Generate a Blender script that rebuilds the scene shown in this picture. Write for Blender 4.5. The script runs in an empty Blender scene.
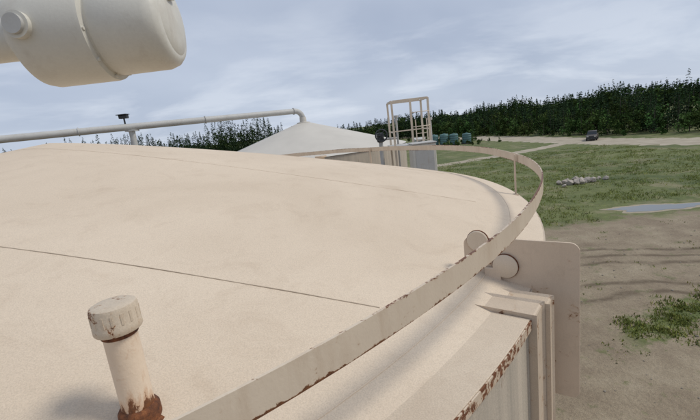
import bpy, math, random, bmesh
import numpy as np
from mathutils import Vector, Matrix
random.seed(4); rng=np.random.default_rng(7)
S=bpy.context.scene
CZ=7.5                      # eye height above ground
TC=(-4.22,5.92); TR=6.43; RIMZ=CZ-1.067; RISE=1.357; PW=1.18
def roofz(x,y):
    q=min(1.0,math.hypot(x-TC[0],y-TC[1])/TR); return RIMZ+RISE*(1-q**PW)

# ------------------------------------------------------------------ helpers
def link(o,parent=None):
    S.collection.objects.link(o)
    if parent is not None: o.parent=parent
    return o
def empty(name,loc=(0,0,0)):
    e=bpy.data.objects.new(name,None); e.location=loc; e.empty_display_size=.3
    S.collection.objects.link(e); return e
def mk(name,v,f,mat,parent=None,smooth=False,bevel=0,loc=None):
    me=bpy.data.meshes.new(name); me.from_pydata([tuple(map(float,p)) for p in v],[],[tuple(q) for q in f]); me.update()
    if smooth:
        me.polygons.foreach_set('use_smooth',[True]*len(me.polygons))
    if mat: me.materials.append(mat)
    o=bpy.data.objects.new(name,me); link(o,parent)
    if loc: o.location=loc
    if smooth:
        try: me.set_sharp_from_angle(angle=math.radians(38))
        except Exception: pass
    if bevel:
        b=o.modifiers.new('bev','BEVEL'); b.width=bevel; b.segments=2; b.limit_method='ANGLE'
    return o
def box(name,c,s,mat,parent=None,rz=0,bevel=0,rot=None):
    sx,sy,sz=[a/2 for a in s]
    v=[Vector((x,y,z)) for x in(-sx,sx) for y in(-sy,sy) for z in(-sz,sz)]
    M=rot if rot else Matrix.Rotation(rz,3,'Z')
    v=[M@p+Vector(c) for p in v]
    f=[(0,1,3,2),(4,6,7,5),(0,4,5,1),(2,3,7,6),(0,2,6,4),(1,5,7,3)]
    return mk(name,v,f,mat,parent,bevel=bevel)
def revolve(name,prof,mat,parent=None,seg=48,origin=(0,0,0),axis=(0,0,1),smooth=True):
    ax=Vector(axis).normalized(); M=ax.to_track_quat('Z','Y').to_matrix()
    v=[];f=[];n=len(prof)
    for i in range(seg):
        a=2*math.pi*i/seg
        for r,z in prof:
            v.append(M@Vector((r*math.cos(a),r*math.sin(a),z))+Vector(origin))
    for i in range(seg):
        j=(i+1)%seg
        for k in range(n-1):
            f.append((i*n+k,j*n+k,j*n+k+1,i*n+k+1))
    return mk(name,v,f,mat,parent,smooth=smooth)
def rod(name,a,b,r,mat,parent=None,seg=16):
    a=Vector(a);b=Vector(b);L=(b-a).length
    return revolve(name,[(0,0),(r,0),(r,L),(0,L)],mat,parent,seg,a,b-a)
def curve_tube(name,pts,r,mat,parent=None,res=10):
    cu=bpy.data.curves.new(name,'CURVE'); cu.dimensions='3D'; cu.bevel_depth=r; cu.bevel_resolution=4; cu.use_fill_caps=True
    sp=cu.splines.new('POLY'); sp.points.add(len(pts)-1)
    for p,q in zip(sp.points,pts): p.co=(*q,1)
    cu.materials.append(mat); o=bpy.data.objects.new(name,cu); return link(o,parent)

# ------------------------------------------------------------------ materials
class NT:
    def __init__(s,name):
        s.m=bpy.data.materials.new(name); s.m.use_nodes=True; s.t=s.m.node_tree; s.n=s.t.nodes
        s.b=s.n['Principled BSDF']; s.tc=s.n.new('ShaderNodeTexCoord')
    def L(s,a,b): s.t.links.new(a,b)
    def map(s,scale=(1,1,1),rot=(0,0,0),src='Object'):
        m=s.n.new('ShaderNodeMapping'); m.inputs['Scale'].default_value=scale; m.inputs['Rotation'].default_value=rot
        s.L(s.tc.outputs[src],m.inputs[0]); return m.outputs[0]
    def noise(s,scale,detail=3,rough=.55,vec=None,dist=0):
        n=s.n.new('ShaderNodeTexNoise'); n.inputs['Scale'].default_value=scale; n.inputs['Detail'].default_value=detail
        n.inputs['Roughness'].default_value=rough; n.inputs['Distortion'].default_value=dist
        s.L(vec if vec is not None else s.tc.outputs['Object'],n.inputs['Vector']); return n.outputs[0]
    def ramp(s,fac,stops):
        r=s.n.new('ShaderNodeValToRGB'); e=r.color_ramp.elements
        while len(e)<len(stops): e.new(.5)
        for q,(p,c) in zip(e,stops):
            q.position=p; q.color=(c,c,c,1) if isinstance(c,(int,float)) else (*c,1)
        s.L(fac,r.inputs[0]); return r.outputs[0]
    def mix(s,fac,a,b,mode='MIX'):
        m=s.n.new('ShaderNodeMix'); m.data_type='RGBA'; m.blend_type=mode
        for i,x in((0,fac),(6,a),(7,b)):
            if isinstance(x,(int,float)): m.inputs[i].default_value=x if i==0 else (x,x,x,1)
            elif isinstance(x,tuple): m.inputs[i].default_value=(*x,1)
            else: s.L(x,m.inputs[i])
        return m.outputs[2]
    def math(s,op,a,b=0.0,clamp=False):
        m=s.n.new('ShaderNodeMath'); m.operation=op; m.use_clamp=clamp
        for i,x in((0,a),(1,b)):
            if isinstance(x,(int,float)): m.inputs[i].default_value=x
            else: s.L(x,m.inputs[i])
        return m.outputs[0]
    def sep(s,src='Object',vec=None):
        x=s.n.new('ShaderNodeSeparateXYZ'); s.L(vec if vec is not None else s.tc.outputs[src],x.inputs[0]); return x.outputs
    def bump(s,h,strength=.3,dist=.01):
        b=s.n.new('ShaderNodeBump'); b.inputs['Strength'].default_value=strength; b.inputs['Distance'].default_value=dist
        s.L(h,b.inputs['Height']); s.L(b.outputs[0],s.b.inputs['Normal'])
    def col(s,c):
        if isinstance(c,tuple): s.b.inputs['Base Color'].default_value=(*c,1)
        else: s.L(c,s.b.inputs['Base Color'])
    def rough(s,v):
        if isinstance(v,(int,float)): s.b.inputs['Roughness'].default_value=v
        else: s.L(v,s.b.inputs['Roughness'])

PAINT=(.64,.515,.385)
def paint(name,c=PAINT,rust=.0,grain=1.0,rough=.55,dirt=.25,rs=9):
    m=NT(name)
    base=m.mix(m.ramp(m.noise(1.3,3,.6),[(.3,0.),(.75,1.)]),tuple(x*.90 for x in c),tuple(x*1.05 for x in c))
    g=m.noise(160,2,.7)
    base=m.mix(.22*grain,base,m.ramp(g,[(.3,.25),(.7,1.)]),'MULTIPLY')
    d=m.ramp(m.noise(7,5,.72),[(.52,0.),(.75,1.)])
    base=m.mix(m.math('MULTIPLY',d,dirt),base,(.30,.22,.15))
    stn=m.ramp(m.noise(2.2,5,.7,vec=m.map((6,6,.5))),[(.56,0.),(.76,1.)])
    base=m.mix(m.math('MULTIPLY',stn,dirt*1.2),base,(.34,.25,.17))
    if rust>0:
        nn_=m.noise(rs,6,.72,dist=.5)
        sp=m.ramp(nn_,[(.70-rust*.13,0.),(.715-rust*.13,1.)])
        halo=m.ramp(nn_,[(.64-rust*.13,0.),(.71-rust*.13,.55)])
        base=m.mix(halo,base,(.42,.24,.12))
        base=m.mix(sp,base,m.mix(m.noise(60,2),(.06,.022,.012),(.25,.09,.03)))
        m.rough(m.mix(sp,rough,.9))
    else: m.rough(rough)
    m.col(base); m.bump(g,.25*grain,.003)
    return m.m

def roofmat(name,hi=(.735,.605,.46),lo=(.655,.53,.395)):
    m=NT(name)
    big=m.ramp(m.noise(.7,4,.62,dist=.6),[(.32,0.),(.72,1.)])
    c=m.mix(big,lo,hi)
    gr=m.noise(150,3,.75)
    c=m.mix(.32,c,m.ramp(gr,[(.34,.40),(.60,1.)]),'MULTIPLY')
    st=m.ramp(m.noise(3.0,7,.72,dist=1.),[(.52,0.),(.76,1.)])
    c=m.mix(m.math('MULTIPLY',st,.34),c,(.42,.31,.21))
    sp=m.ramp(m.noise(30,6,.82),[(.695,0.),(.735,1.)])
    c=m.mix(m.math('MULTIPLY',sp,.6),c,(.26,.15,.09))
    m.col(c); m.rough(.8); m.bump(gr,.45,.003); return m.m
M_ROOF=roofmat('roof_coating')
M_LEDGE=roofmat('ledge_coating',(.69,.565,.425),(.59,.475,.35))
M_PAINT=paint('beige_paint',rust=.45)
M_PAINT2=paint('beige_paint_clean',c=(.72,.60,.46),grain=.6,dirt=.15)
M_CHIP=paint('chipped_paint',rust=1.5,rs=24)
M_CAP=paint('cap_paint',c=(.64,.53,.40),rust=.8,rs=22)
M_PLATE=paint('plate_paint',c=(.70,.56,.42),rust=.3,grain=.5,dirt=.25,rs=12)
M_WHITE=paint('cream_enamel',c=(.68,.65,.57),grain=.3,rough=.45,dirt=.25)
M_GREYW=paint('galvanised_white',c=(.50,.49,.46),grain=.3,dirt=.35)
m=NT('wall_paint')
s1=m.ramp(m.noise(1.2,4,.65,vec=m.map((9,9,.35))),[(.35,0.),(.7,1.)])
c=m.mix(s1,(.43,.375,.30),(.60,.51,.40))
c=m.mix(.35,c,m.ramp(m.noise(140,2,.7),[(.3,.4),(.65,1.)]),'MULTIPLY')
rs=m.ramp(m.noise(3,6,.75,vec=m.map((5,5,.8))),[(.60,0.),(.67,1.)])
c=m.mix(m.math('MULTIPLY',rs,.75),c,(.2,.10,.05))
m.col(c); m.rough(.7); m.bump(m.noise(60,3),.3,.004); M_WALL=m.m
m=NT('rail_paint'); z=m.sep()[2]
edge=m.math('POWER',m.math('MULTIPLY',m.math('ABSOLUTE',z),20.0),7.0)
nz=m.noise(17,7,.76,dist=.5)
q=m.math('ADD',nz,m.math('MULTIPLY',edge,.165))
rm=m.ramp(q,[(.662,0.),(.674,1.)]); halo=m.ramp(q,[(.61,0.),(.67,.5)])
c=m.mix(m.ramp(m.noise(2.5,4),[(.3,0.),(.7,1.)]),(.56,.46,.35),(.66,.55,.42))
c=m.mix(m.math('MULTIPLY',m.ramp(m.noise(9,6,.7,vec=m.map((1,1,.25))),[(.5,0.),(.8,1.)]),.45),c,(.38,.25,.15))
c=m.mix(halo,c,(.42,.26,.14))
c=m.mix(rm,c,m.mix(m.noise(70,2),(.05,.02,.012),(.24,.09,.03)))
m.col(c); m.rough(.5); m.bump(m.noise(90,3),.2,.003); M_RAIL=m.m
m=NT('vent_paint'); z=m.sep()[2]
r1=m.ramp(z,[(.02,1.),(.13,0.)])
c=m.mix(m.noise(5,4),(.68,.54,.40),(.78,.65,.51))
n=m.noise(18,7,.75,vec=m.map((1,1,.45)),dist=.6)
q=m.math('ADD',n,m.math('MULTIPLY',r1,.31))
rm=m.ramp(q,[(.66,0.),(.69,1.)]); halo=m.ramp(q,[(.52,0.),(.69,1.)])
c=m.mix(m.math('MULTIPLY',halo,.6),c,(.45,.20,.07))
c=m.mix(rm,c,m.mix(m.noise(60,3),(.05,.02,.012),(.28,.10,.03)))
m.col(c); m.rough(.6); m.bump(m.noise(70,4),.4,.004); M_VENT=m.m
m=NT('rusty_iron'); m.col(m.ramp(m.noise(40,5,.7),[(.3,(.035,.015,.01)),(.6,(.20,.07,.025)),(.8,(.36,.16,.06))])); m.rough(.9); m.bump(m.noise(60,4),.8,.006); M_RUST=m.m
def simple(name,c,rough=.6,metal=0,var=.15,sc=6):
    m=NT(name); m.col(m.mix(m.noise(sc,3),tuple(x*(1-var) for x in c),tuple(min(1,x*(1+var)) for x in c))); m.rough(rough); m.b.inputs['Metallic'].default_value=metal; return m.m
M_DARK=simple('dark_steel',(.03,.032,.035),.5)
M_TEAL=simple('green_tote',(.09,.18,.17),.5)
M_GLASS=simple('dark_glass',(.02,.025,.03),.1)
M_SILVER=simple('truck_paint',(.09,.075,.065),.4)
M_TIRE=simple('tyre_rubber',(.02,.02,.02),.9)
M_ROCK=simple('pale_rock',(.40,.35,.30),.9,var=.45,sc=2)
M_STONE=simple('dull_stone',(.25,.22,.18),.9,var=.45,sc=2)
M_LIGHTGL=simple('lamp_lens',(.5,.5,.48),.15)
M_SEAM=simple('seam_weld',(.38,.30,.22),.8)
M_ROOF2=simple('far_roof_paint',(.56,.52,.455),.6,var=.12,sc=.8)

# ------------------------------------------------------------------ ground
m=NT('ground_mix'); P=m.sep('Object'); X,Y=P[0],P[1]
n_big=m.noise(.09,4,.6); n_mid=m.noise(.6,6,.68); n_fine=m.noise(9,4,.7); n_g=m.noise(45,2,.7)
grass=m.ramp(n_mid,[(.3,(.070,.098,.026)),(.5,(.120,.148,.042)),(.62,(.165,.180,.060)),(.8,(.25,.22,.11))])
grass=m.mix(m.ramp(n_big,[(.4,0.),(.62,1.)]),grass,(.165,.185,.06))
grass=m.mix(.65,grass,m.ramp(m.noise(2.2,7,.8),[(.34,.35),(.62,1.)]),'MULTIPLY')
dirt=m.ramp(n_mid,[(.3,(.24,.18,.12)),(.55,(.35,.28,.19)),(.75,(.43,.355,.25))])
dirt=m.mix(.6,dirt,m.ramp(n_g,[(.34,.4),(.6,1.)]),'MULTIPLY')
dirt=m.mix(.4,dirt,m.ramp(n_fine,[(.3,.5),(.6,1.)]),'MULTIPLY')
tl=m.math('ADD',m.math('ADD',Y,m.math('MULTIPLY',X,.16)),m.math('MULTIPLY',m.math('SUBTRACT',m.noise(.22,2,.5),.5),3.4))
tr=None
for cpos,w in((15.2,.15),(16.1,.16),(18.4,.2),(19.4,.15),(20.6,.2)):
    k=m.ramp(m.math('ABSOLUTE',m.math('SUBTRACT',tl,cpos)),[(w*.35,1.),(w*1.6,0.)])
    tr=k if tr is None else m.math('MAXIMUM',tr,k)
tr=m.math('MULTIPLY',tr,m.ramp(m.noise(.8,4,.7),[(.36,.15),(.52,1.)]))
dirt=m.mix(m.math('MULTIPLY',tr,.75),dirt,(.10,.07,.042))
yy=m.math('ADD',Y,m.math('MULTIPLY',m.math('SUBTRACT',n_mid,.5),6.0))
yard=m.ramp(m.math('MULTIPLY',yy,.02),[(.458,1.),(.482,0.)])
sx=m.math('SUBTRACT',Y,m.math('ADD',m.math('MULTIPLY',X,.35),8.3))
sx=m.math('ABSOLUTE',m.math('ADD',sx,m.math('MULTIPLY',m.math('SUBTRACT',m.noise(1.4,5,.7),.5),3.6)))
strip=m.ramp(sx,[(.30,1.),(.75,0.)])
strip=m.math('MULTIPLY',strip,m.ramp(m.math('MULTIPLY',X,.1),[(.78,0.),(.86,1.)]))
weeds=m.math('MULTIPLY',m.ramp(m.noise(.9,6,.75),[(.57,0.),(.66,1.)]),.7)
yard=m.math('MULTIPLY',yard,m.math('SUBTRACT',1.0,m.math('MAXIMUM',strip,weeds)))
bare=m.ramp(m.noise(.22,6,.74),[(.52,0.),(.62,1.)])
grass=m.mix(m.math('MULTIPLY',bare,.6),grass,(.27,.23,.14))
wet=m.ramp(m.noise(.13,5,.7,dist=.5),[(.54,0.),(.64,1.)])
grass=m.mix(m.math('MULTIPLY',wet,.6),grass,(.05,.075,.022))
m.col(m.mix(yard,grass,dirt)); m.rough(.95); m.bump(n_fine,.8,.06)
M_GROUND=m.m
mk('ground',[(-2500,-800,0),(2500,-800,0),(2500,3000,0),(-2500,3000,0)],[(0,1,2,3)],M_GROUND)
m=NT('gravel'); m.col(m.mix(.4,m.ramp(m.noise(.5,4),[(.3,(.33,.28,.205)),(.7,(.46,.40,.305))]),m.ramp(m.noise(20,3,.7),[(.3,.5),(.6,1.)]),'MULTIPLY')); m.rough(.95); M_GRAVEL=m.m
def road(name,pts,w,z):
    P=[Vector((*p,0)) for p in pts]; out=[]
    for i in range(len(P)-1):
        p0=P[max(0,i-1)];p1=P[i];p2=P[i+1];p3=P[min(len(P)-1,i+2)]
        for k in range(24):
            t=k/24
            out.append(.5*((2*p1)+(p2-p0)*t+(2*p0-5*p1+4*p2-p3)*t*t+(3*p1-p0-3*p2+p3)*t**3))
    v=[];f=[]
    for i,p in enumerate(out):
        d=(out[min(i+1,len(out)-1)]-out[max(i-1,0)]).normalized(); n=Vector((-d.y,d.x,0))
        a=w/2*(1+random.uniform(-.2,.2)); b=w/2*(1+random.uniform(-.2,.2))
        v+= [p+n*a+Vector((0,0,z)),p-n*b+Vector((0,0,z))]
        if i: f.append((2*i-2,2*i-1,2*i+1,2*i))
    return mk(name,v,f,M_GRAVEL)
road('gravel_road',[(10,300),(28,200),(37,140),(41.5,105),(43.6,82),(45.3,68),(48.5,56),(58,42),(78,24)],8.6,.004)
road('dirt_path',[(-30,54),(-6,58),(14,62),(30,67),(43,74)],2.9,.008)
m=NT('puddle_water'); m.col((.16,.165,.155)); m.rough(.08); M_WATER=m.m
M_MUD=simple('pale_mud',(.33,.28,.20),.9,var=.3,sc=3)
def blob(name,sx,sy,z,mat,seed):
    N=90;v=[]; rr=random.Random(seed)
    for i in range(N):
        a=2*math.pi*i/N; r=1+.14*math.sin(3*a+1)+.10*math.sin(5*a)+.05*math.sin(11*a+2)+rr.uniform(-.025,.025)
        x=sx*math.cos(a)*r; y=sy*math.sin(a)*r
        v.append((20.1+x*.98+y*.2,25.0-x*.2+y,z))
    mk(name,v,[tuple(range(N))],mat)
blob('puddle_margin',3.0,1.05,.006,M_MUD,1); blob('puddle_water',2.6,.75,.012,M_WATER,1)

# ------------------------------------------------------------------ storage tank
tank=empty('storage_tank')
prof=[]
for i in range(41):
    r=TR*i/40; prof.append((r,RIMZ+RISE*(1-(r/TR)**PW)))
revolve('roof',prof[::-1],M_ROOF,tank,seg=192,origin=(TC[0],TC[1],0))
revolve('wall',[(TR-.03,RIMZ-.03),(TR-.035,0)],M_WALL,tank,seg=192,origin=(TC[0],TC[1],0))
revolve('rim_angle',[(TR-.02,RIMZ-.004),(TR+.012,RIMZ-.004),(TR+.012,RIMZ-.07),(TR-.02,RIMZ-.07)],M_PAINT,tank,seg=192,origin=(TC[0],TC[1],0))
def arc_pts(R,z,a0,a1,n):
    return [(TC[0]+R*math.cos(math.radians(a0+(a1-a0)*i/n)),TC[1]+R*math.sin(math.radians(a0+(a1-a0)*i/n)),z) for i in range(n+1)]
Rb=6.17; curve_tube('rim_weld',arc_pts(Rb,RIMZ+RISE*(1-(Rb/TR)**PW),-175,185,240),.004,M_ROOF,tank)
def seam(name,p0,p1,mat,n=80,r=.004):
    pts=[]
    for i in range(n+1):
        t=i/n; x=p0[0]+(p1[0]-p0[0])*t; y=p0[1]+(p1[1]-p0[1])*t
        pts.append((x,y,roofz(x,y)+.001+random.uniform(-.001,.001)))
    return curve_tube(name,pts,r,mat,tank)
d=Vector((1.79,-.43,0)).normalized(); nrm=Vector((-d.y,d.x,0))
def chord(off,name,mat,r):
    p=Vector((.05,1.92,0))+nrm*off; c=Vector((*TC,0)); w=p-c; b=w.dot(d); q=w.dot(w)-6.17**2
    if b*b-q<=0: return
    s=math.sqrt(b*b-q); seam(name,(p+d*(-b-s)),(p+d*(-b+s-.32)),mat,r=r)
chord(0,'roof_seam_0',M_SEAM,.0030)
for i,o in enumerate((2.4,4.8,7.2)): chord(o,'roof_seam_%d'%(i+1),M_ROOF,.0018)
def arcprism(name,a0,a1,r0,r1,z0,z1,mat,n=60,bevel=.006):
    v=[];f=[]
    for i in range(n+1):
        a=math.radians(a0+(a1-a0)*i/n)
        for r,z in((r0,z0),(r1,z0),(r1,z1),(r0,z1)):
            v.append((TC[0]+r*math.cos(a),TC[1]+r*math.sin(a),z))
    for i in range(n):
        for k in range(4):
            l=(k+1)%4; f.append((4*i+k,4*(i+1)+k,4*(i+1)+l,4*i+l))
    f.append((3,2,1,0)); f.append((4*n,4*n+1,4*n+2,4*n+3))
    return mk(name,v,f,mat,tank,bevel=bevel)
arcprism('ledge_box',-85,-39.2,6.02,6.50,RIMZ-1.9,RIMZ+.012,M_WALL)
arcprism('ledge_top',-85,-39.25,6.09,6.515,RIMZ+.0135,RIMZ+.026,M_LEDGE,bevel=.003)
arcprism('ledge_lip',-39.15,-37.6,6.02,6.535,RIMZ-1.9,RIMZ+.038,M_PAINT,n=6,bevel=.012)
arcprism('ledge_flange',-37.55,-36.5,6.0,6.56,RIMZ-1.9,RIMZ+.022,M_PAINT,n=6,bevel=.012)
arcprism('ledge_edge_strip',-85,-39.25,6.516,6.523,RIMZ-.03,RIMZ+.024,M_CHIP,bevel=.002)

# ------------------------------------------------------------------ ring rail
rail=empty('guard_rail'); 
RZ=CZ-.55-.05
v=[];f=[];n=260
for i in range(n):
    a=2*math.pi*i/n; dz=.004*math.sin(a*9)+.003*math.sin(a*23+1); dr=.004*math.sin(a*14)
    for r,z in((TR-.005,-.05),(TR+.005,-.05),(TR+.005,.05),(TR-.005,.05)):
        v.append(((r+dr)*math.cos(a),(r+dr)*math.sin(a),z+dz))
for i in range(n):
    j=(i+1)%n
    for k in range(4):
        l=(k+1)%4; f.append((4*i+k,4*j+k,4*j+l,4*i+l))
o=mk('rail_band',v,f,M_RAIL,rail,smooth=True,loc=(TC[0],TC[1],RZ))
for i,a in enumerate((-10,40,88,136,184,-86,-125)):
    a=math.radians(a); R=TR-.035
    p=(TC[0]+R*math.cos(a),TC[1]+R*math.sin(a))
    box('rail_post_%d'%i,(p[0],p[1],(RIMZ+.0+RZ+.04)/2),(.012,.05,RZ+.04-RIMZ),M_PAINT,rail,rz=a,bevel=.002)
    box('post_foot_%d'%i,(p[0],p[1],RIMZ+.012),(.05,.09,.012),M_PAINT,rail,rz=a)

# ------------------------------------------------------------------ mounting plate with discs
plate=empty('mounting_plate')
P0=Vector((.72,2.35,0)); e=Vector((.81,-.585,0)).normalized(); nn=Vector((-e.y,e.x,0))
def rounded(w0,w1,z0,z1,r,n=10):
    out=[]
    for cx,cz,a0 in((w1-r,z1-r,0),(w0+r,z1-r,90),(w0+r,z0+r,180),(w1-r,z0+r,270)):
        for k in range(n+1):
            a=math.radians(a0+90*k/n); out.append((cx+r*math.cos(a),cz+r*math.sin(a)))
    return out
pr=rounded(-.06,.59,CZ-1.74,CZ-.765,.05)
v=[];K=len(pr)
for off in(.05,.062):
    for s,z in pr: v.append(P0+e*s+nn*off+Vector((0,0,z)))
f=[tuple(range(K)),tuple(range(2*K-1,K-1,-1))]+[(i,K+i,K+(i+1)%K,(i+1)%K) for i in range(K)]
mk('plate',v,f,M_PLATE,plate,bevel=.002)
def disc(name,s,z,r,dep):
    c=P0+e*s+nn*.048+Vector((0,0,z))
    revolve(name,[(0,dep),(r*.93,dep),(r,dep-.004),(r,0),(0,0)][::-1],M_PAINT2,plate,40,c,-nn)
    revolve(name+'_edge',[(r*1.001,.001),(r*1.05,.001),(r*1.05,dep-.010),(r*1.001,dep-.010)],M_RUST,plate,40,c,-nn)
disc('boss',.195,CZ-.935,.074,.022)
disc('boss_upper',.035,CZ-.785,.066,.022)
box('boss_tab',P0+e*.12+nn*(.036)+Vector((0,0,CZ-1.0)),(.10,.022,.10),M_PLATE,plate,rz=math.atan2(e.y,e.x),bevel=.008)

# ------------------------------------------------------------------ vent pipe
vent=empty('vent_pipe',(-.825,1.245,roofz(-.825,1.245)-.01))
revolve('tube',[(.053,0),(.0535,.39)],M_VENT,vent,56)
revolve('cap',[(.055,.345),(.072,.345),(.075,.350),(.075,.370),(.0735,.374),(.0735,.425),(.070,.436),(.060,.441),(.03,.442),(0,.442)],M_CAP,vent,56)
for i in range(16):
    a=2*math.pi*i/16
    box('cap_rib_%d'%i,(.0735*math.cos(a),.0735*math.sin(a),.400),(.003,.008,.040),M_CAP,vent,rz=a,bevel=.001)
revolve('rust_ring',[(.0535,.325),(.0575,.328),(.0575,.344),(.0535,.344)],M_RUST,vent,48)
revolve('bushing',[(.0535,.056),(.061,.052),(.068,.040),(.069,.0),(.086,-.004),(.090,-.03)],M_RUST,vent,40)

# ------------------------------------------------------------------ light fixture, upper left
fx=empty('industrial_light_fixture',(-.322,.90,CZ+.258)); fx.scale=(.92,.92,.92)
ax=(-1,-.03,0)
revolve('drum',[(0,.0),(.074,.0),(.084,.003),(.093,.012),(.099,.030),(.1,.138),(.097,.143)],M_WHITE,fx,72,(0,0,0),ax)
revolve('collar',[(.097,.143),(.097,.146),(.109,.149),(.1105,.156),(.1105,.285),(.106,.30),(.06,.33),(.045,.345),(.045,.50)],M_WHITE,fx,72,(0,0,0),ax)
revolve('lens',[(0,-.010),(.04,-.008),(.066,-.003),(.072,.001)],M_WHITE,fx,48,(0,0,0),ax)
rod('hinge_lug',(.020,-.02,.052),(-.03,-.02,.072),.015,M_WHITE,fx,20)
rod('clamp_bolt',(-.005,-.075,.07),(-.05,-.075,.076),.007,M_WHITE,fx,12)
rod('gland',(-.262,-.09,-.005),(-.262,-.128,-.005),.026,M_WHITE,fx,32)
rod('gland_cap',(-.262,-.1275,-.005),(-.262,-.136,-.005),.019,M_GREYW,fx,24)
for k in range(10):
    a=2*math.pi*k/10+.2
    rod('flange_bolt_%d'%k,(-.149,.1035*math.cos(a)-.004,.1035*math.sin(a)),(-.1425,.1035*math.cos(a)-.004,.1035*math.sin(a)),.0042,M_WHITE,fx,6)
rod('arm',(-.48,-.012,0),(-.86,-.025,0),.03,M_WHITE,fx,24)
hz=(roofz(-1.15,.88)-(CZ+.258))/.92
rod('standpipe',(-.86,-.025,hz),(-.86,-.025,.05),.035,M_WHITE,fx,24)

# ------------------------------------------------------------------ second tank
T2=(-2.3,26.0); ta=empty('distant_storage_tank')
revolve('roof',[(6.4,CZ-1.28),(2.5,CZ-.04),(0.35,CZ+.64),(0.0,CZ+.70)],M_ROOF2,ta,96,(T2[0],T2[1],0))
revolve('wall',[(6.35,CZ-1.30),(6.35,0)],M_WALL,ta,96,(T2[0],T2[1],0))
revolve('nozzle',[(.42,CZ+.52),(.42,CZ+.66),(.22,CZ+.70),(.20,CZ+1.0)],M_ROOF2,ta,32,(T2[0],T2[1],0))
pp=empty('overhead_pipe')
A=Vector((T2[0],T2[1],CZ+1.40)); B=Vector((-12.8,19.6,CZ+1.32)); dirp=(B-A).normalized(); E=A+dirp*24
pts=[A+Vector((0,0,-.75))]
for k in range(9):
    t=k/8*math.pi/2; rr=.5
    pts.append(A+Vector((0,0,-rr))+Vector((0,0,1))*rr*math.sin(t)+dirp*rr*(1-math.cos(t)))
pts.append(E)
curve_tube('pipe',pts,.17,M_GREYW,pp)
for k in(.55,6.0,12.0,18.0): 
    c=A+dirp*k; revolve('flange_%d'%int(k),[(.17,0),(.21,0),(.21,.05),(.17,.05)],M_GREYW,pp,24,c,dirp)
Q=A+dirp*9.72
rod('support_post',(Q.x,Q.y-.1,0),(Q.x,Q.y-.1,Q.z-.15),.15,M_GREYW,pp,24)
box('saddle',(Q.x,Q.y-.05,Q.z-.2),(.5,.5,.06),M_GREYW,pp)
Q2=A+dirp*20; rod('support_post_b',(Q2.x,Q2.y,0),(Q2.x,Q2.y,Q2.z-.15),.15,M_GREYW,pp,24)
lt=empty('flood_lamp',(Q.x-.25,Q.y-.1,Q.z+.17))
rod('stem',(0,0,-.1),(0,0,.28),.04,M_DARK,lt,12); box('head',(0,0,.36),(.42,.26,.18),M_DARK,lt,bevel=.03); box('visor',(0,-.05,.465),(.5,.4,.03),M_DARK,lt)

# ------------------------------------------------------------------ access platform with cage
ac=empty('access_platform')
x0,x1,y0,y1=2.30,3.86,17.4,18.9; zb,zt=CZ-1.05,CZ+.86
for i,(x,y) in enumerate(((x0,y0),(x1,y0),(x0,y1),(x1,y1),(3.1,y0))):
    box('leg_%d'%i,(x,y,zt/2),(.08,.08,zt),M_PAINT2,ac)
for z,t in((zt,.08),(CZ-.45,.05)):
    for i,(a,b) in enumerate((((x0,y0),(x1,y0)),((x0,y1),(x1,y1)),((x0,y0),(x0,y1)),((x1,y0),(x1,y1)))):
        if z==CZ-.45 and i==0: continue
        L=math.hypot(b[0]-a[0],b[1]-a[1]); 
        box('rail_%d_%d'%(int(z*10),i),((a[0]+b[0])/2,(a[1]+b[1])/2,z-.0),((L-.09,.05,t) if i<2 else (.05,L-.09,t)),M_PAINT2,ac)
box('deck',((x0+x1)/2,(y0+y1)/2,zb-.04),(x1-x0+.3,y1-y0+.3,.08),M_GREYW,ac)
for i in range(24):
    box('rung_%d'%i,(3.5,y0-.06,CZ-7.2+i*.3),(.45,.03,.03),M_PAINT2,ac)
for s in(-.24,.24): box('stile_%d'%(s>0),(3.5+s,y0-.06,CZ/2),(.04,.05,CZ),M_PAINT2,ac)
for k in range(2):
    z=CZ-.3+k*.6; pts=[(3.5+.36*math.cos(a),y0-.06-.5*math.sin(a),z) for a in np.linspace(0,math.pi,14)]
    curve_tube('hoop_%d'%k,pts,.016,M_PAINT2,ac)
cab=empty('equipment_cabinet')
box('body',(3.30,16.6,CZ-2.55),(.95,1.0,3.1),M_WHITE,cab,bevel=.03)
box('door',(3.30,16.09,CZ-2.1),(.75,.02,1.9),M_GREYW,cab,bevel=.01)
box('lid',(3.30,16.6,CZ-.97),(1.02,1.1,.05),M_GREYW,cab,bevel=.01)
box('stand',(3.30,16.6,(CZ-4.11)/2),(.8,.8,CZ-4.11),M_GREYW,cab)
hr=empty('valve_wheel',(1.72,17.2,CZ-.50))
def torus(name,R,r,mat,parent,n=40,k=8):
    v=[];f=[]
    for i in range(n):
        a=2*math.pi*i/n
        for j in range(k):
            b=2*math.pi*j/k; v.append(((R+r*math.cos(b))*math.cos(a),r*math.sin(b),(R+r*math.cos(b))*math.sin(a)))
    for i in range(n):
        for j in range(k): f.append((i*k+j,((i+1)%n)*k+j,((i+1)%n)*k+(j+1)%k,i*k+(j+1)%k))
    return mk(name,v,f,mat,parent,smooth=True)
torus('rim',.25,.03,M_DARK,hr)
for i in range(3):
    a=math.pi*i/3; rod('spoke_%d'%i,(-.24*math.cos(a),0,-.24*math.sin(a)),(.24*math.cos(a),0,.24*math.sin(a)),.018,M_DARK,hr,8)
rod('stem',(0,0,0),(0,.5,0),.05,M_DARK,hr); box('valve_body',(0,.55,-.1),(.3,.3,.42),M_DARK,hr,bevel=.05)
rod('standpipe',(0,.55,-.3),(0,.55,-(CZ-.5)),.09,M_GREYW,hr)
rod('branch',(0,.55,-.2),(.75,.55,-.2),.05,M_GREYW,hr)
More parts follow.
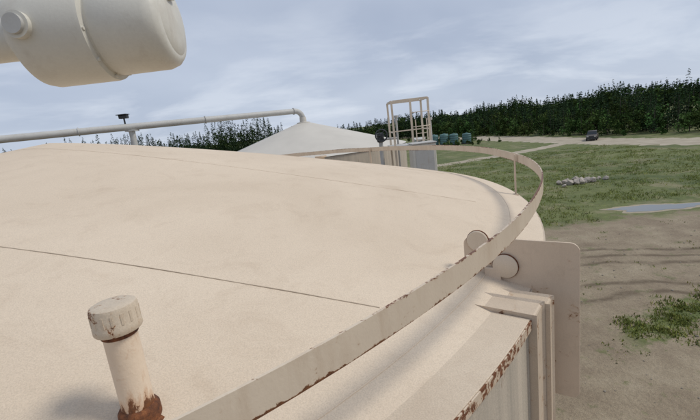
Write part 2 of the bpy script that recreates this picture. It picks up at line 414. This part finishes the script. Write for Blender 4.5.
st=empty('vent_stack'); rod('pipe',(2.72,19.4,0),(2.72,19.4,CZ+.2),.05,M_GREYW,st); rod('cap',(2.72,19.4,CZ+.2),(2.72,19.4,CZ+.3),.10,M_GREYW,st)
st=empty('vent_stack'); rod('pipe',(4.30,19.2,0),(4.30,19.2,CZ-.1),.06,M_GREYW,st); rod('cap',(4.30,19.2,CZ-.1),(4.30,19.2,CZ+.02),.11,M_GREYW,st)
# small roof nozzle on the near tank's far side
nz_=empty('roof_nozzle',(-.55,9.6,roofz(-.55,9.6)-.02))
revolve('neck',[(.09,0),(.09,.16),(.14,.165),(.14,.20),(0,.20)],M_PAINT,nz_,28); revolve('pad',[(.17,0),(.17,.025),(.09,.03)],M_PAINT,nz_,28)

# ------------------------------------------------------------------ teal tanks and shed
def tote(x,y,h):
    t=empty('chemical_tank',(x,y,0))
    revolve('shell',[(1.05,.3),(1.1,.35),(1.1,h-.3),(.95,h-.05),(.3,h),(.3,h+.15),(0,h+.15)],M_TEAL,t,32)
    for k in range(4): revolve('band_%d'%k,[(1.1,.6+k*.55),(1.14,.6+k*.55),(1.14,.68+k*.55),(1.1,.68+k*.55)],M_DARK,t,32)
    box('base',(0,0,.15),(2.3,2.3,.3),M_DARK,t)
for x,y,h in((24.0,104,3.0),(26.4,103,3.0),(28.6,102,2.8),(31.6,101,2.6)): tote(x,y,h)
t=empty('equipment_shed',(20.5,106,0)); w,h=2.6,2.3; box('walls',(0,0,h/2),(w,2.4,h),M_GREYW,t)
mk('roof',[(-w/2-.1,-1.35,h),(w/2+.1,-1.35,h),(w/2+.1,1.35,h),(-w/2-.1,1.35,h),(-w/2-.1,0,h+.5),(w/2+.1,0,h+.5)],[(0,1,5,4),(2,3,4,5),(0,4,3),(1,2,5)],M_GREYW,t)
box('door',(0,-1.22,1.0),(.9,.05,2.0),M_DARK,t)

# ------------------------------------------------------------------ pickup truck
tk=empty('pickup_truck',(46.2,73.2,.02)); tk.rotation_euler=(0,0,math.radians(-36)); tk.scale=(.86,.86,.86)
def hull(name,sec,mat,w):
    K=len(sec); v=[]
    for sx in(-1,1):
        for y,z in sec:
            ww=w*(1-.10*max(0,(z-1.1))); v.append((sx*ww/2,y,z))
    f=[tuple(range(K)),tuple(range(2*K-1,K-1,-1))]+[(i,K+i,K+(i+1)%K,(i+1)%K) for i in range(K)]
    return mk(name,v,f,mat,tk,bevel=.05)
hull('body',[(-2.7,.45),(-2.75,.95),(-2.55,1.12),(-1.2,1.2),(2.6,1.2),(2.75,1.1),(2.75,.5),(0,.4)],M_SILVER,1.95)
hull('cab',[(-1.25,1.18),(-.55,1.82),(.95,1.85),(1.15,1.18)],M_GLASS,1.8)
hull('cab_roof',[(-.6,1.83),(-.45,1.9),(.85,1.92),(1.0,1.85)],M_SILVER,1.75)
for x in(-.9,.9):
    for y in(-1.75,1.75): rod('wheel_%d_%d'%(x>0,y>0),(x-.13,y,.4),(x+.13,y,.4),.4,M_TIRE,tk,24)
    box('headlight_%d'%(x>0),(x*.75,-2.74,.92),(.35,.04,.18),M_LIGHTGL,tk)
box('grille',(0,-2.75,.8),(.9,.04,.35),M_DARK,tk); box('bumper',(0,-2.82,.52),(1.9,.12,.2),M_DARK,tk)

bm=bmesh.new()
for i in range(52):
    r=random.uniform(.12,.42); mx=Matrix.Translation((21.7+random.gauss(0,.95),36.0+random.gauss(0,.6),r*.5))@Matrix.Rotation(random.random()*6,4,'Z')@Matrix.Rotation(random.uniform(-.5,.5),4,'X')@Matrix.Diagonal((1,random.uniform(.5,1),random.uniform(.5,.9),1))
    g=bmesh.ops.create_icosphere(bm,subdivisions=1,radius=r,matrix=mx)
    for q in g['verts']: q.co+=Vector((random.uniform(-1,1),random.uniform(-1,1),random.uniform(-1,1)))*r*.25
me=bpy.data.meshes.new('rock_pile'); bm.to_mesh(me); bm.free(); me.materials.append(M_ROCK); link(bpy.data.objects.new('rock_pile',me))

# ------------------------------------------------------------------ vegetation
def leafmat(name):
    m=NT(name); a=m.n.new('ShaderNodeAttribute'); a.attribute_name='tint'
    df=m.n.new('ShaderNodeBsdfDiffuse'); m.L(a.outputs['Color'],df.inputs[0]); m.L(df.outputs[0],m.n['Material Output'].inputs[0]); return m.m
M_LEAF=leafmat('foliage')
def quads(C,U,V):
    return np.stack([C-U-V,C+U-V*.6,C+U*.6+V,C-U*.7+V*.9],1)
def build(name,Q,T,mat):
    Q=np.concatenate(Q); T=np.concatenate(T); n=len(Q)
    me=bpy.data.meshes.new(name); me.vertices.add(n*4); me.vertices.foreach_set('co',Q.reshape(-1).astype(np.float32))
    me.loops.add(n*4); me.loops.foreach_set('vertex_index',np.arange(n*4,dtype=np.int32))
    me.polygons.add(n); me.polygons.foreach_set('loop_start',np.arange(0,n*4,4,dtype=np.int32)); me.polygons.foreach_set('loop_total',np.full(n,4,dtype=np.int32))
    me.update(); me.validate()
    ca=me.color_attributes.new('tint','FLOAT_COLOR','CORNER')
    ca.data.foreach_set('color',np.repeat(np.concatenate([T,np.ones((n,1))],1),4,0).reshape(-1).astype(np.float32))
    me.materials.append(mat); return link(bpy.data.objects.new(name,me))
def trunk(x,y,h,r):
    k=5; q=[]
    for i in range(k):
        a=2*math.pi*i/k;b=2*math.pi*(i+1)/k
        q.append([(x+r*math.cos(a),y+r*math.sin(a),0),(x+r*math.cos(b),y+r*math.sin(b),0),(x+r*.2*math.cos(b),y+r*.2*math.sin(b),h),(x+r*.2*math.cos(a),y+r*.2*math.sin(a),h)])
    return np.array(q),np.tile([.10,.085,.07],(k,1))
def rvec(n,s): 
    u=rng.normal(size=(n,3)); u/=np.linalg.norm(u,axis=1)[:,None]; return u*s
def spruce(x,y,h,n,sz,c,wid=.17):
    t=rng.random(n)**.8; z=h*(.06+.94*t); lay=np.round(z/.55)*.55; z=z*.6+lay*.4
    R=(1-t)*h*wid*(.75+.45*rng.random())+.12; az=rng.random(n)*2*math.pi
    rr=R*np.sqrt(rng.random(n))*(.8+.5*rng.random(n)); 
    C=np.stack([x+rr*np.cos(az),y+rr*np.sin(az),z-rr*.30],1)
    U=np.stack([np.cos(az),np.sin(az),-.35*np.ones(n)],1)*(sz*(.5+rng.random((n,1))))*(.5+.7*(1-t))[:,None]
    V=rvec(n,1)*sz*.5*(.6+.6*(1-t))[:,None]
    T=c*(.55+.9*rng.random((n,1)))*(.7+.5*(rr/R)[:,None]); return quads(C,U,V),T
def aspen(x,y,h,n,sz,c):
    nc=11; cc=np.stack([rng.normal(0,.15*h,nc),rng.normal(0,.15*h,nc),h*(.15+.70*rng.random(nc))],1); cr=h*(.08+.11*rng.random(nc)); ct=.6+.8*rng.random(nc)
    k=rng.integers(0,nc,n); C=cc[k]+rvec(n,1)*(cr[k]*(.5+.6*rng.random(n)))[:,None]
    C[:,2]=np.minimum(np.maximum(C[:,2],.2),h*(1+.1*rng.random(n))); C+=np.array([x,y,0])
    T=c*ct[k][:,None]*(.6+.7*rng.random((n,1))); return quads(C,rvec(n,sz),rvec(n,sz*.8)),T
Q=[];T=[]
SP=np.array([.032,.054,.026]); AS=np.array([.078,.120,.036])
fl=[(26,215),(37,160),(44,120),(48.5,95),(52.5,76),(62,58),(84,40),(110,24)]
def along(fl,step):
    out=[]
    for (ax_,ay),(bx,by) in zip(fl[:-1],fl[1:]):
        L=math.hypot(bx-ax_,by-ay); k=int(L/step)
        for i in range(k):
            t=random.random(); dx,dy=(bx-ax_)/L,(by-ay)/L; out.append((ax_+(bx-ax_)*t,ay+(by-ay)*t,dy,dx))
    return out
for row in range(9):
    for (x,y,dy,dx) in along(fl,(1.5,1.7,1.7,1.8,2.0,2.3,2.7,3.1,3.1)[row]):
        nx,ny=-dy,dx
        off=row*2.6+random.uniform(-1.8,1.8)
        X_=x+abs(nx)*off; Y_=y+ (abs(ny)*off)
        d_=math.hypot(X_,Y_)
        dens=math.sin(X_*.35+Y_*.17)+math.sin(Y_*.27-1)+.6*math.sin(X_*.9)
        if row==0: h=random.choice((1.2,1.8,2.6,3.6,4.4))*random.uniform(.8,1.2)
        elif row==1: h=random.uniform(2.8,6.0)
        else: h=(6.5+.2*row)*random.uniform(.66,1.10)*(1+.07*dens)
        n=int(np.clip(420*80/d_,120,420)) if row<4 else 170
        if row==0: n=int(n*.5)
        sz=.145*max(1,d_/95)*(1 if row<4 else 1.4)
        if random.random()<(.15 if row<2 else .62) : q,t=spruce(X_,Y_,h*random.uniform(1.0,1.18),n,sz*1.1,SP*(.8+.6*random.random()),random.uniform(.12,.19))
        else: q,t=aspen(X_,Y_,h*.9,n,sz*1.05,AS*np.array([random.uniform(.75,1.15),1,1])*(.42+.7*random.random()))
        Q.append(q);T.append(t)
        if row>0: q,t=trunk(X_,Y_,h*.85,.09); Q.append(q);T.append(t)
build('forest',Q,T,M_LEAF)
Q=[];T=[]
for row in range(4):
    for k in range(210):
        u=(k+random.random())/210; az=math.radians(8+58*u); D=230+row*8+random.uniform(-4,4)
        x=D*math.sin(az); y=D*math.cos(az); h=random.uniform(8.2,12.0)*(1+.12*math.sin(u*31)+.08*math.sin(u*73))*(.92+.30*u)
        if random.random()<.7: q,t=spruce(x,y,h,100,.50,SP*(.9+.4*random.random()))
        else: q,t=aspen(x,y,h*.88,90,.55,AS*(.45+.4*random.random()))
        Q.append(q);T.append(t)
build('far_woodland',Q,T,M_LEAF)
Q=[];T=[]
for row in range(6):
    x=-190
    while x<72:
        x+=random.uniform(.9,2.9)
        y=158+row*5+random.uniform(-2,2)+ (0 if x<0 else 12)
        k=min(1,max(0,(-x-5)/22)); hh=9.4*(1-k)+15.6*k
        g=.86+.12*math.sin(x*.11)+.08*math.sin(x*.37+1)
        h=hh*random.uniform(.66,1.08)*g*1.06
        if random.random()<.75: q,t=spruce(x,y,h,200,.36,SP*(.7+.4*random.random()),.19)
        else: q,t=aspen(x,y,h*.85,170,.34,AS*(.35+.35*random.random()))
        Q.append(q);T.append(t)
build('distant_treeline',Q,T,M_LEAF)
Q=[];T=[]
for i in range(120):
    x=random.uniform(24,37); y=random.uniform(92,150)
    q,tt=aspen(x,y,random.uniform(.7,2.2),60,.15,AS*(.6+.5*random.random())); Q.append(q);T.append(tt)
build('shrubs',Q,T,M_LEAF)
def tufts(x,y,hh,col,k=7,sp=.09):
    keep=~((abs(x-20.1)<4.2)&(abs(y-25.0)<1.9)|((y<24.3)&(y>22)&(x>15.5))); x=x[keep];y=y[keep];n=len(x)
    X_=np.repeat(x,k)+rng.normal(0,sp,n*k); Y_=np.repeat(y,k)+rng.normal(0,sp,n*k)
    H=np.repeat(hh*(.4+1.1*rng.random(n)),k)*(.6+.6*rng.random(n*k)); az=rng.random(n*k)*6.28; w=.010+.018*rng.random(n*k)
    lean=rng.normal(0,.4,(n*k,2))*H[:,None]
    b=np.stack([X_,Y_,np.zeros(n*k)],1); U=np.stack([np.cos(az)*w,np.sin(az)*w,0*w],1); tip=b+np.concatenate([lean,H[:,None]],1)
    tint=np.repeat(.65+.7*rng.random((n,1)),k,0)*(.75+.5*rng.random((n*k,1)))
    return np.stack([b-U,b+U,tip+U*.2,tip-U*.2],1), col*tint+np.repeat(rng.random((n,1))**2*np.array([[.12,.08,.02]]),k,0)
G=np.array([.17,.21,.06]); Q=[];T=[]
def add(a): Q.append(a[0]);T.append(a[1])
n=14000; x=6+rng.random(n)*36; y=23.5+rng.random(n)**1.3*40
cl=np.sin(x*.9+np.sin(y*.7)*2)+np.sin(y*1.1+x*.35)+rng.normal(0,.9,n); s=cl>-.3; add(tufts(x[s],y[s],.12,G,7,.14))
n=1100; x=8.4+rng.random(n)*7; y=8.3+.35*x+rng.normal(0,.45,n)+.3*np.sin(x*3); s=(np.sin(x*4+y*3)+rng.normal(0,.6,n))>-.4; add(tufts(x[s],y[s],.085,G*.9,7,.08))
n=900; x=4+rng.random(n)*18; y=9+rng.random(n)*13; s=(np.sin(x*1.3+y)+np.sin(y*1.7-x*.6)+rng.normal(0,.3,n))>1.0; add(tufts(x[s],y[s],.05,G*.85,5,.07))
build('grass_tufts',Q,T,M_LEAF)
bm=bmesh.new()
for i in range(520):
    x=random.uniform(3,20); y=random.uniform(3,22); r=random.choice((.015,.02,.02,.03,.045))*random.uniform(.6,1.2)
    if math.hypot(x-TC[0],y-TC[1])<TR+.3: continue
    bmesh.ops.create_icosphere(bm,subdivisions=1,radius=r,matrix=Matrix.Translation((x,y,r*.3))@Matrix.Rotation(random.random()*6,4,'Z')@Matrix.Diagonal((1,random.uniform(.6,1),.6,1)))
me=bpy.data.meshes.new('loose_stones'); bm.to_mesh(me); bm.free(); me.materials.append(M_STONE); link(bpy.data.objects.new('loose_stones',me))

# ------------------------------------------------------------------ world
SE,SAZ=52,97
sd=Vector((math.sin(math.radians(SAZ))*math.cos(math.radians(SE)),math.cos(math.radians(SAZ))*math.cos(math.radians(SE)),math.sin(math.radians(SE))))
W=bpy.data.worlds.new('World'); S.world=W; W.use_nodes=True; nt=W.node_tree; nd=nt.nodes; L=nt.links.new
bg=nd['Background']; bg.inputs[1].default_value=.1
sky=nd.new('ShaderNodeTexSky'); sky.sky_type='NISHITA'; sky.sun_disc=False; sky.sun_elevation=math.radians(SE); sky.sun_rotation=math.radians(SAZ); sky.altitude=300
tc=nd.new('ShaderNodeTexCoord'); sp=nd.new('ShaderNodeSeparateXYZ'); L(tc.outputs['Generated'],sp.inputs[0])
def M(op,a,b=0.,cl=False):
    n=nd.new('ShaderNodeMath'); n.operation=op; n.use_clamp=cl
    for i,x in((0,a),(1,b)):
        if isinstance(x,(int,float)): n.inputs[i].default_value=x
        else: L(x,n.inputs[i])
    return n.outputs[0]
zz=M('ADD',M('MAXIMUM',sp.outputs[2],0.),.20)
cb=nd.new('ShaderNodeCombineXYZ'); L(M('DIVIDE',sp.outputs[0],zz),cb.inputs[0]); L(M('DIVIDE',sp.outputs[1],zz),cb.inputs[1])
def noise(scale,det,rough,sc=(1,1,1),dist=0,off=0):
    mp=nd.new('ShaderNodeMapping'); mp.inputs['Scale'].default_value=sc; mp.inputs['Location'].default_value=(off,off*.7,0); L(cb.outputs[0],mp.inputs[0])
    n=nd.new('ShaderNodeTexNoise'); n.inputs['Scale'].default_value=scale; n.inputs['Detail'].default_value=det; n.inputs['Roughness'].default_value=rough; n.inputs['Distortion'].default_value=dist
    L(mp.outputs[0],n.inputs['Vector']); return n.outputs[0]
def ramp(fac,st):
    r=nd.new('ShaderNodeValToRGB'); e=r.color_ramp.elements
    while len(e)<len(st): e.new(.5)
    for q,(p,c) in zip(e,st): q.position=p; q.color=(c,c,c,1) if isinstance(c,(int,float)) else (*c,1)
    L(fac,r.inputs[0]); return r.outputs[0]
def mix(f,a,b,mode='MIX'):
    n=nd.new('ShaderNodeMix'); n.data_type='RGBA'; n.blend_type=mode
    for i,x in((0,f),(6,a),(7,b)):
        if isinstance(x,(int,float)): n.inputs[i].default_value=x
        elif isinstance(x,tuple): n.inputs[i].default_value=(*x,1)
        else: L(x,n.inputs[i])
    return n.outputs[2]
n1=noise(.55,4,.52,(1,.8,1),.3,3.1); n2=noise(1.25,5,.58,(.8,1.1,1),.3,8)
cc=mix(ramp(n1,[(.36,0.),(.64,1.)]),(3.9,4.55,5.9),(5.3,5.95,7.2))
# brighter broken clouds low in the sky
low=ramp(sp.outputs[2],[(.02,1.),(.30,.25)])
cc=mix(M('MULTIPLY',ramp(n2,[(.47,0.),(.64,1.)]),M('MULTIPLY',low,.7)),cc,(7.4,7.9,8.8))
c=mix(.92,sky.outputs[0],cc)
hor=ramp(sp.outputs[2],[(.0,1.),(.22,0.)])
c=mix(M('MULTIPLY',hor,.28),c,(7.0,7.8,9.1))
L(c,bg.inputs[0])
sun=bpy.data.lights.new('sun','SUN'); sun.energy=2.05; sun.angle=math.radians(15); sun.color=(1,.96,.88)
so=bpy.data.objects.new('sun',sun); so.rotation_euler=sd.to_track_quat('Z','Y').to_euler(); link(so)

# ------------------------------------------------------------------ camera
cam=bpy.data.cameras.new('camera'); co=bpy.data.objects.new('camera',cam); link(co); S.camera=co
th,r=.205,.12
right=Vector((1,0,0)); up=Vector((0,math.sin(th),math.cos(th))); fwd=Vector((0,math.cos(th),-math.sin(th)))
Rr=right*math.cos(r)-up*math.sin(r); Uu=right*math.sin(r)+up*math.cos(r)
Mx=Matrix((Rr,Uu,-fwd)).transposed().to_4x4(); Mx.translation=(0,0,CZ)
co.matrix_world=Mx; cam.sensor_width=36; cam.lens=394.4/700*36; cam.clip_start=.02; cam.clip_end=6000
S.view_settings.view_transform='Standard'; S.view_settings.look='None'; S.view_settings.exposure=0
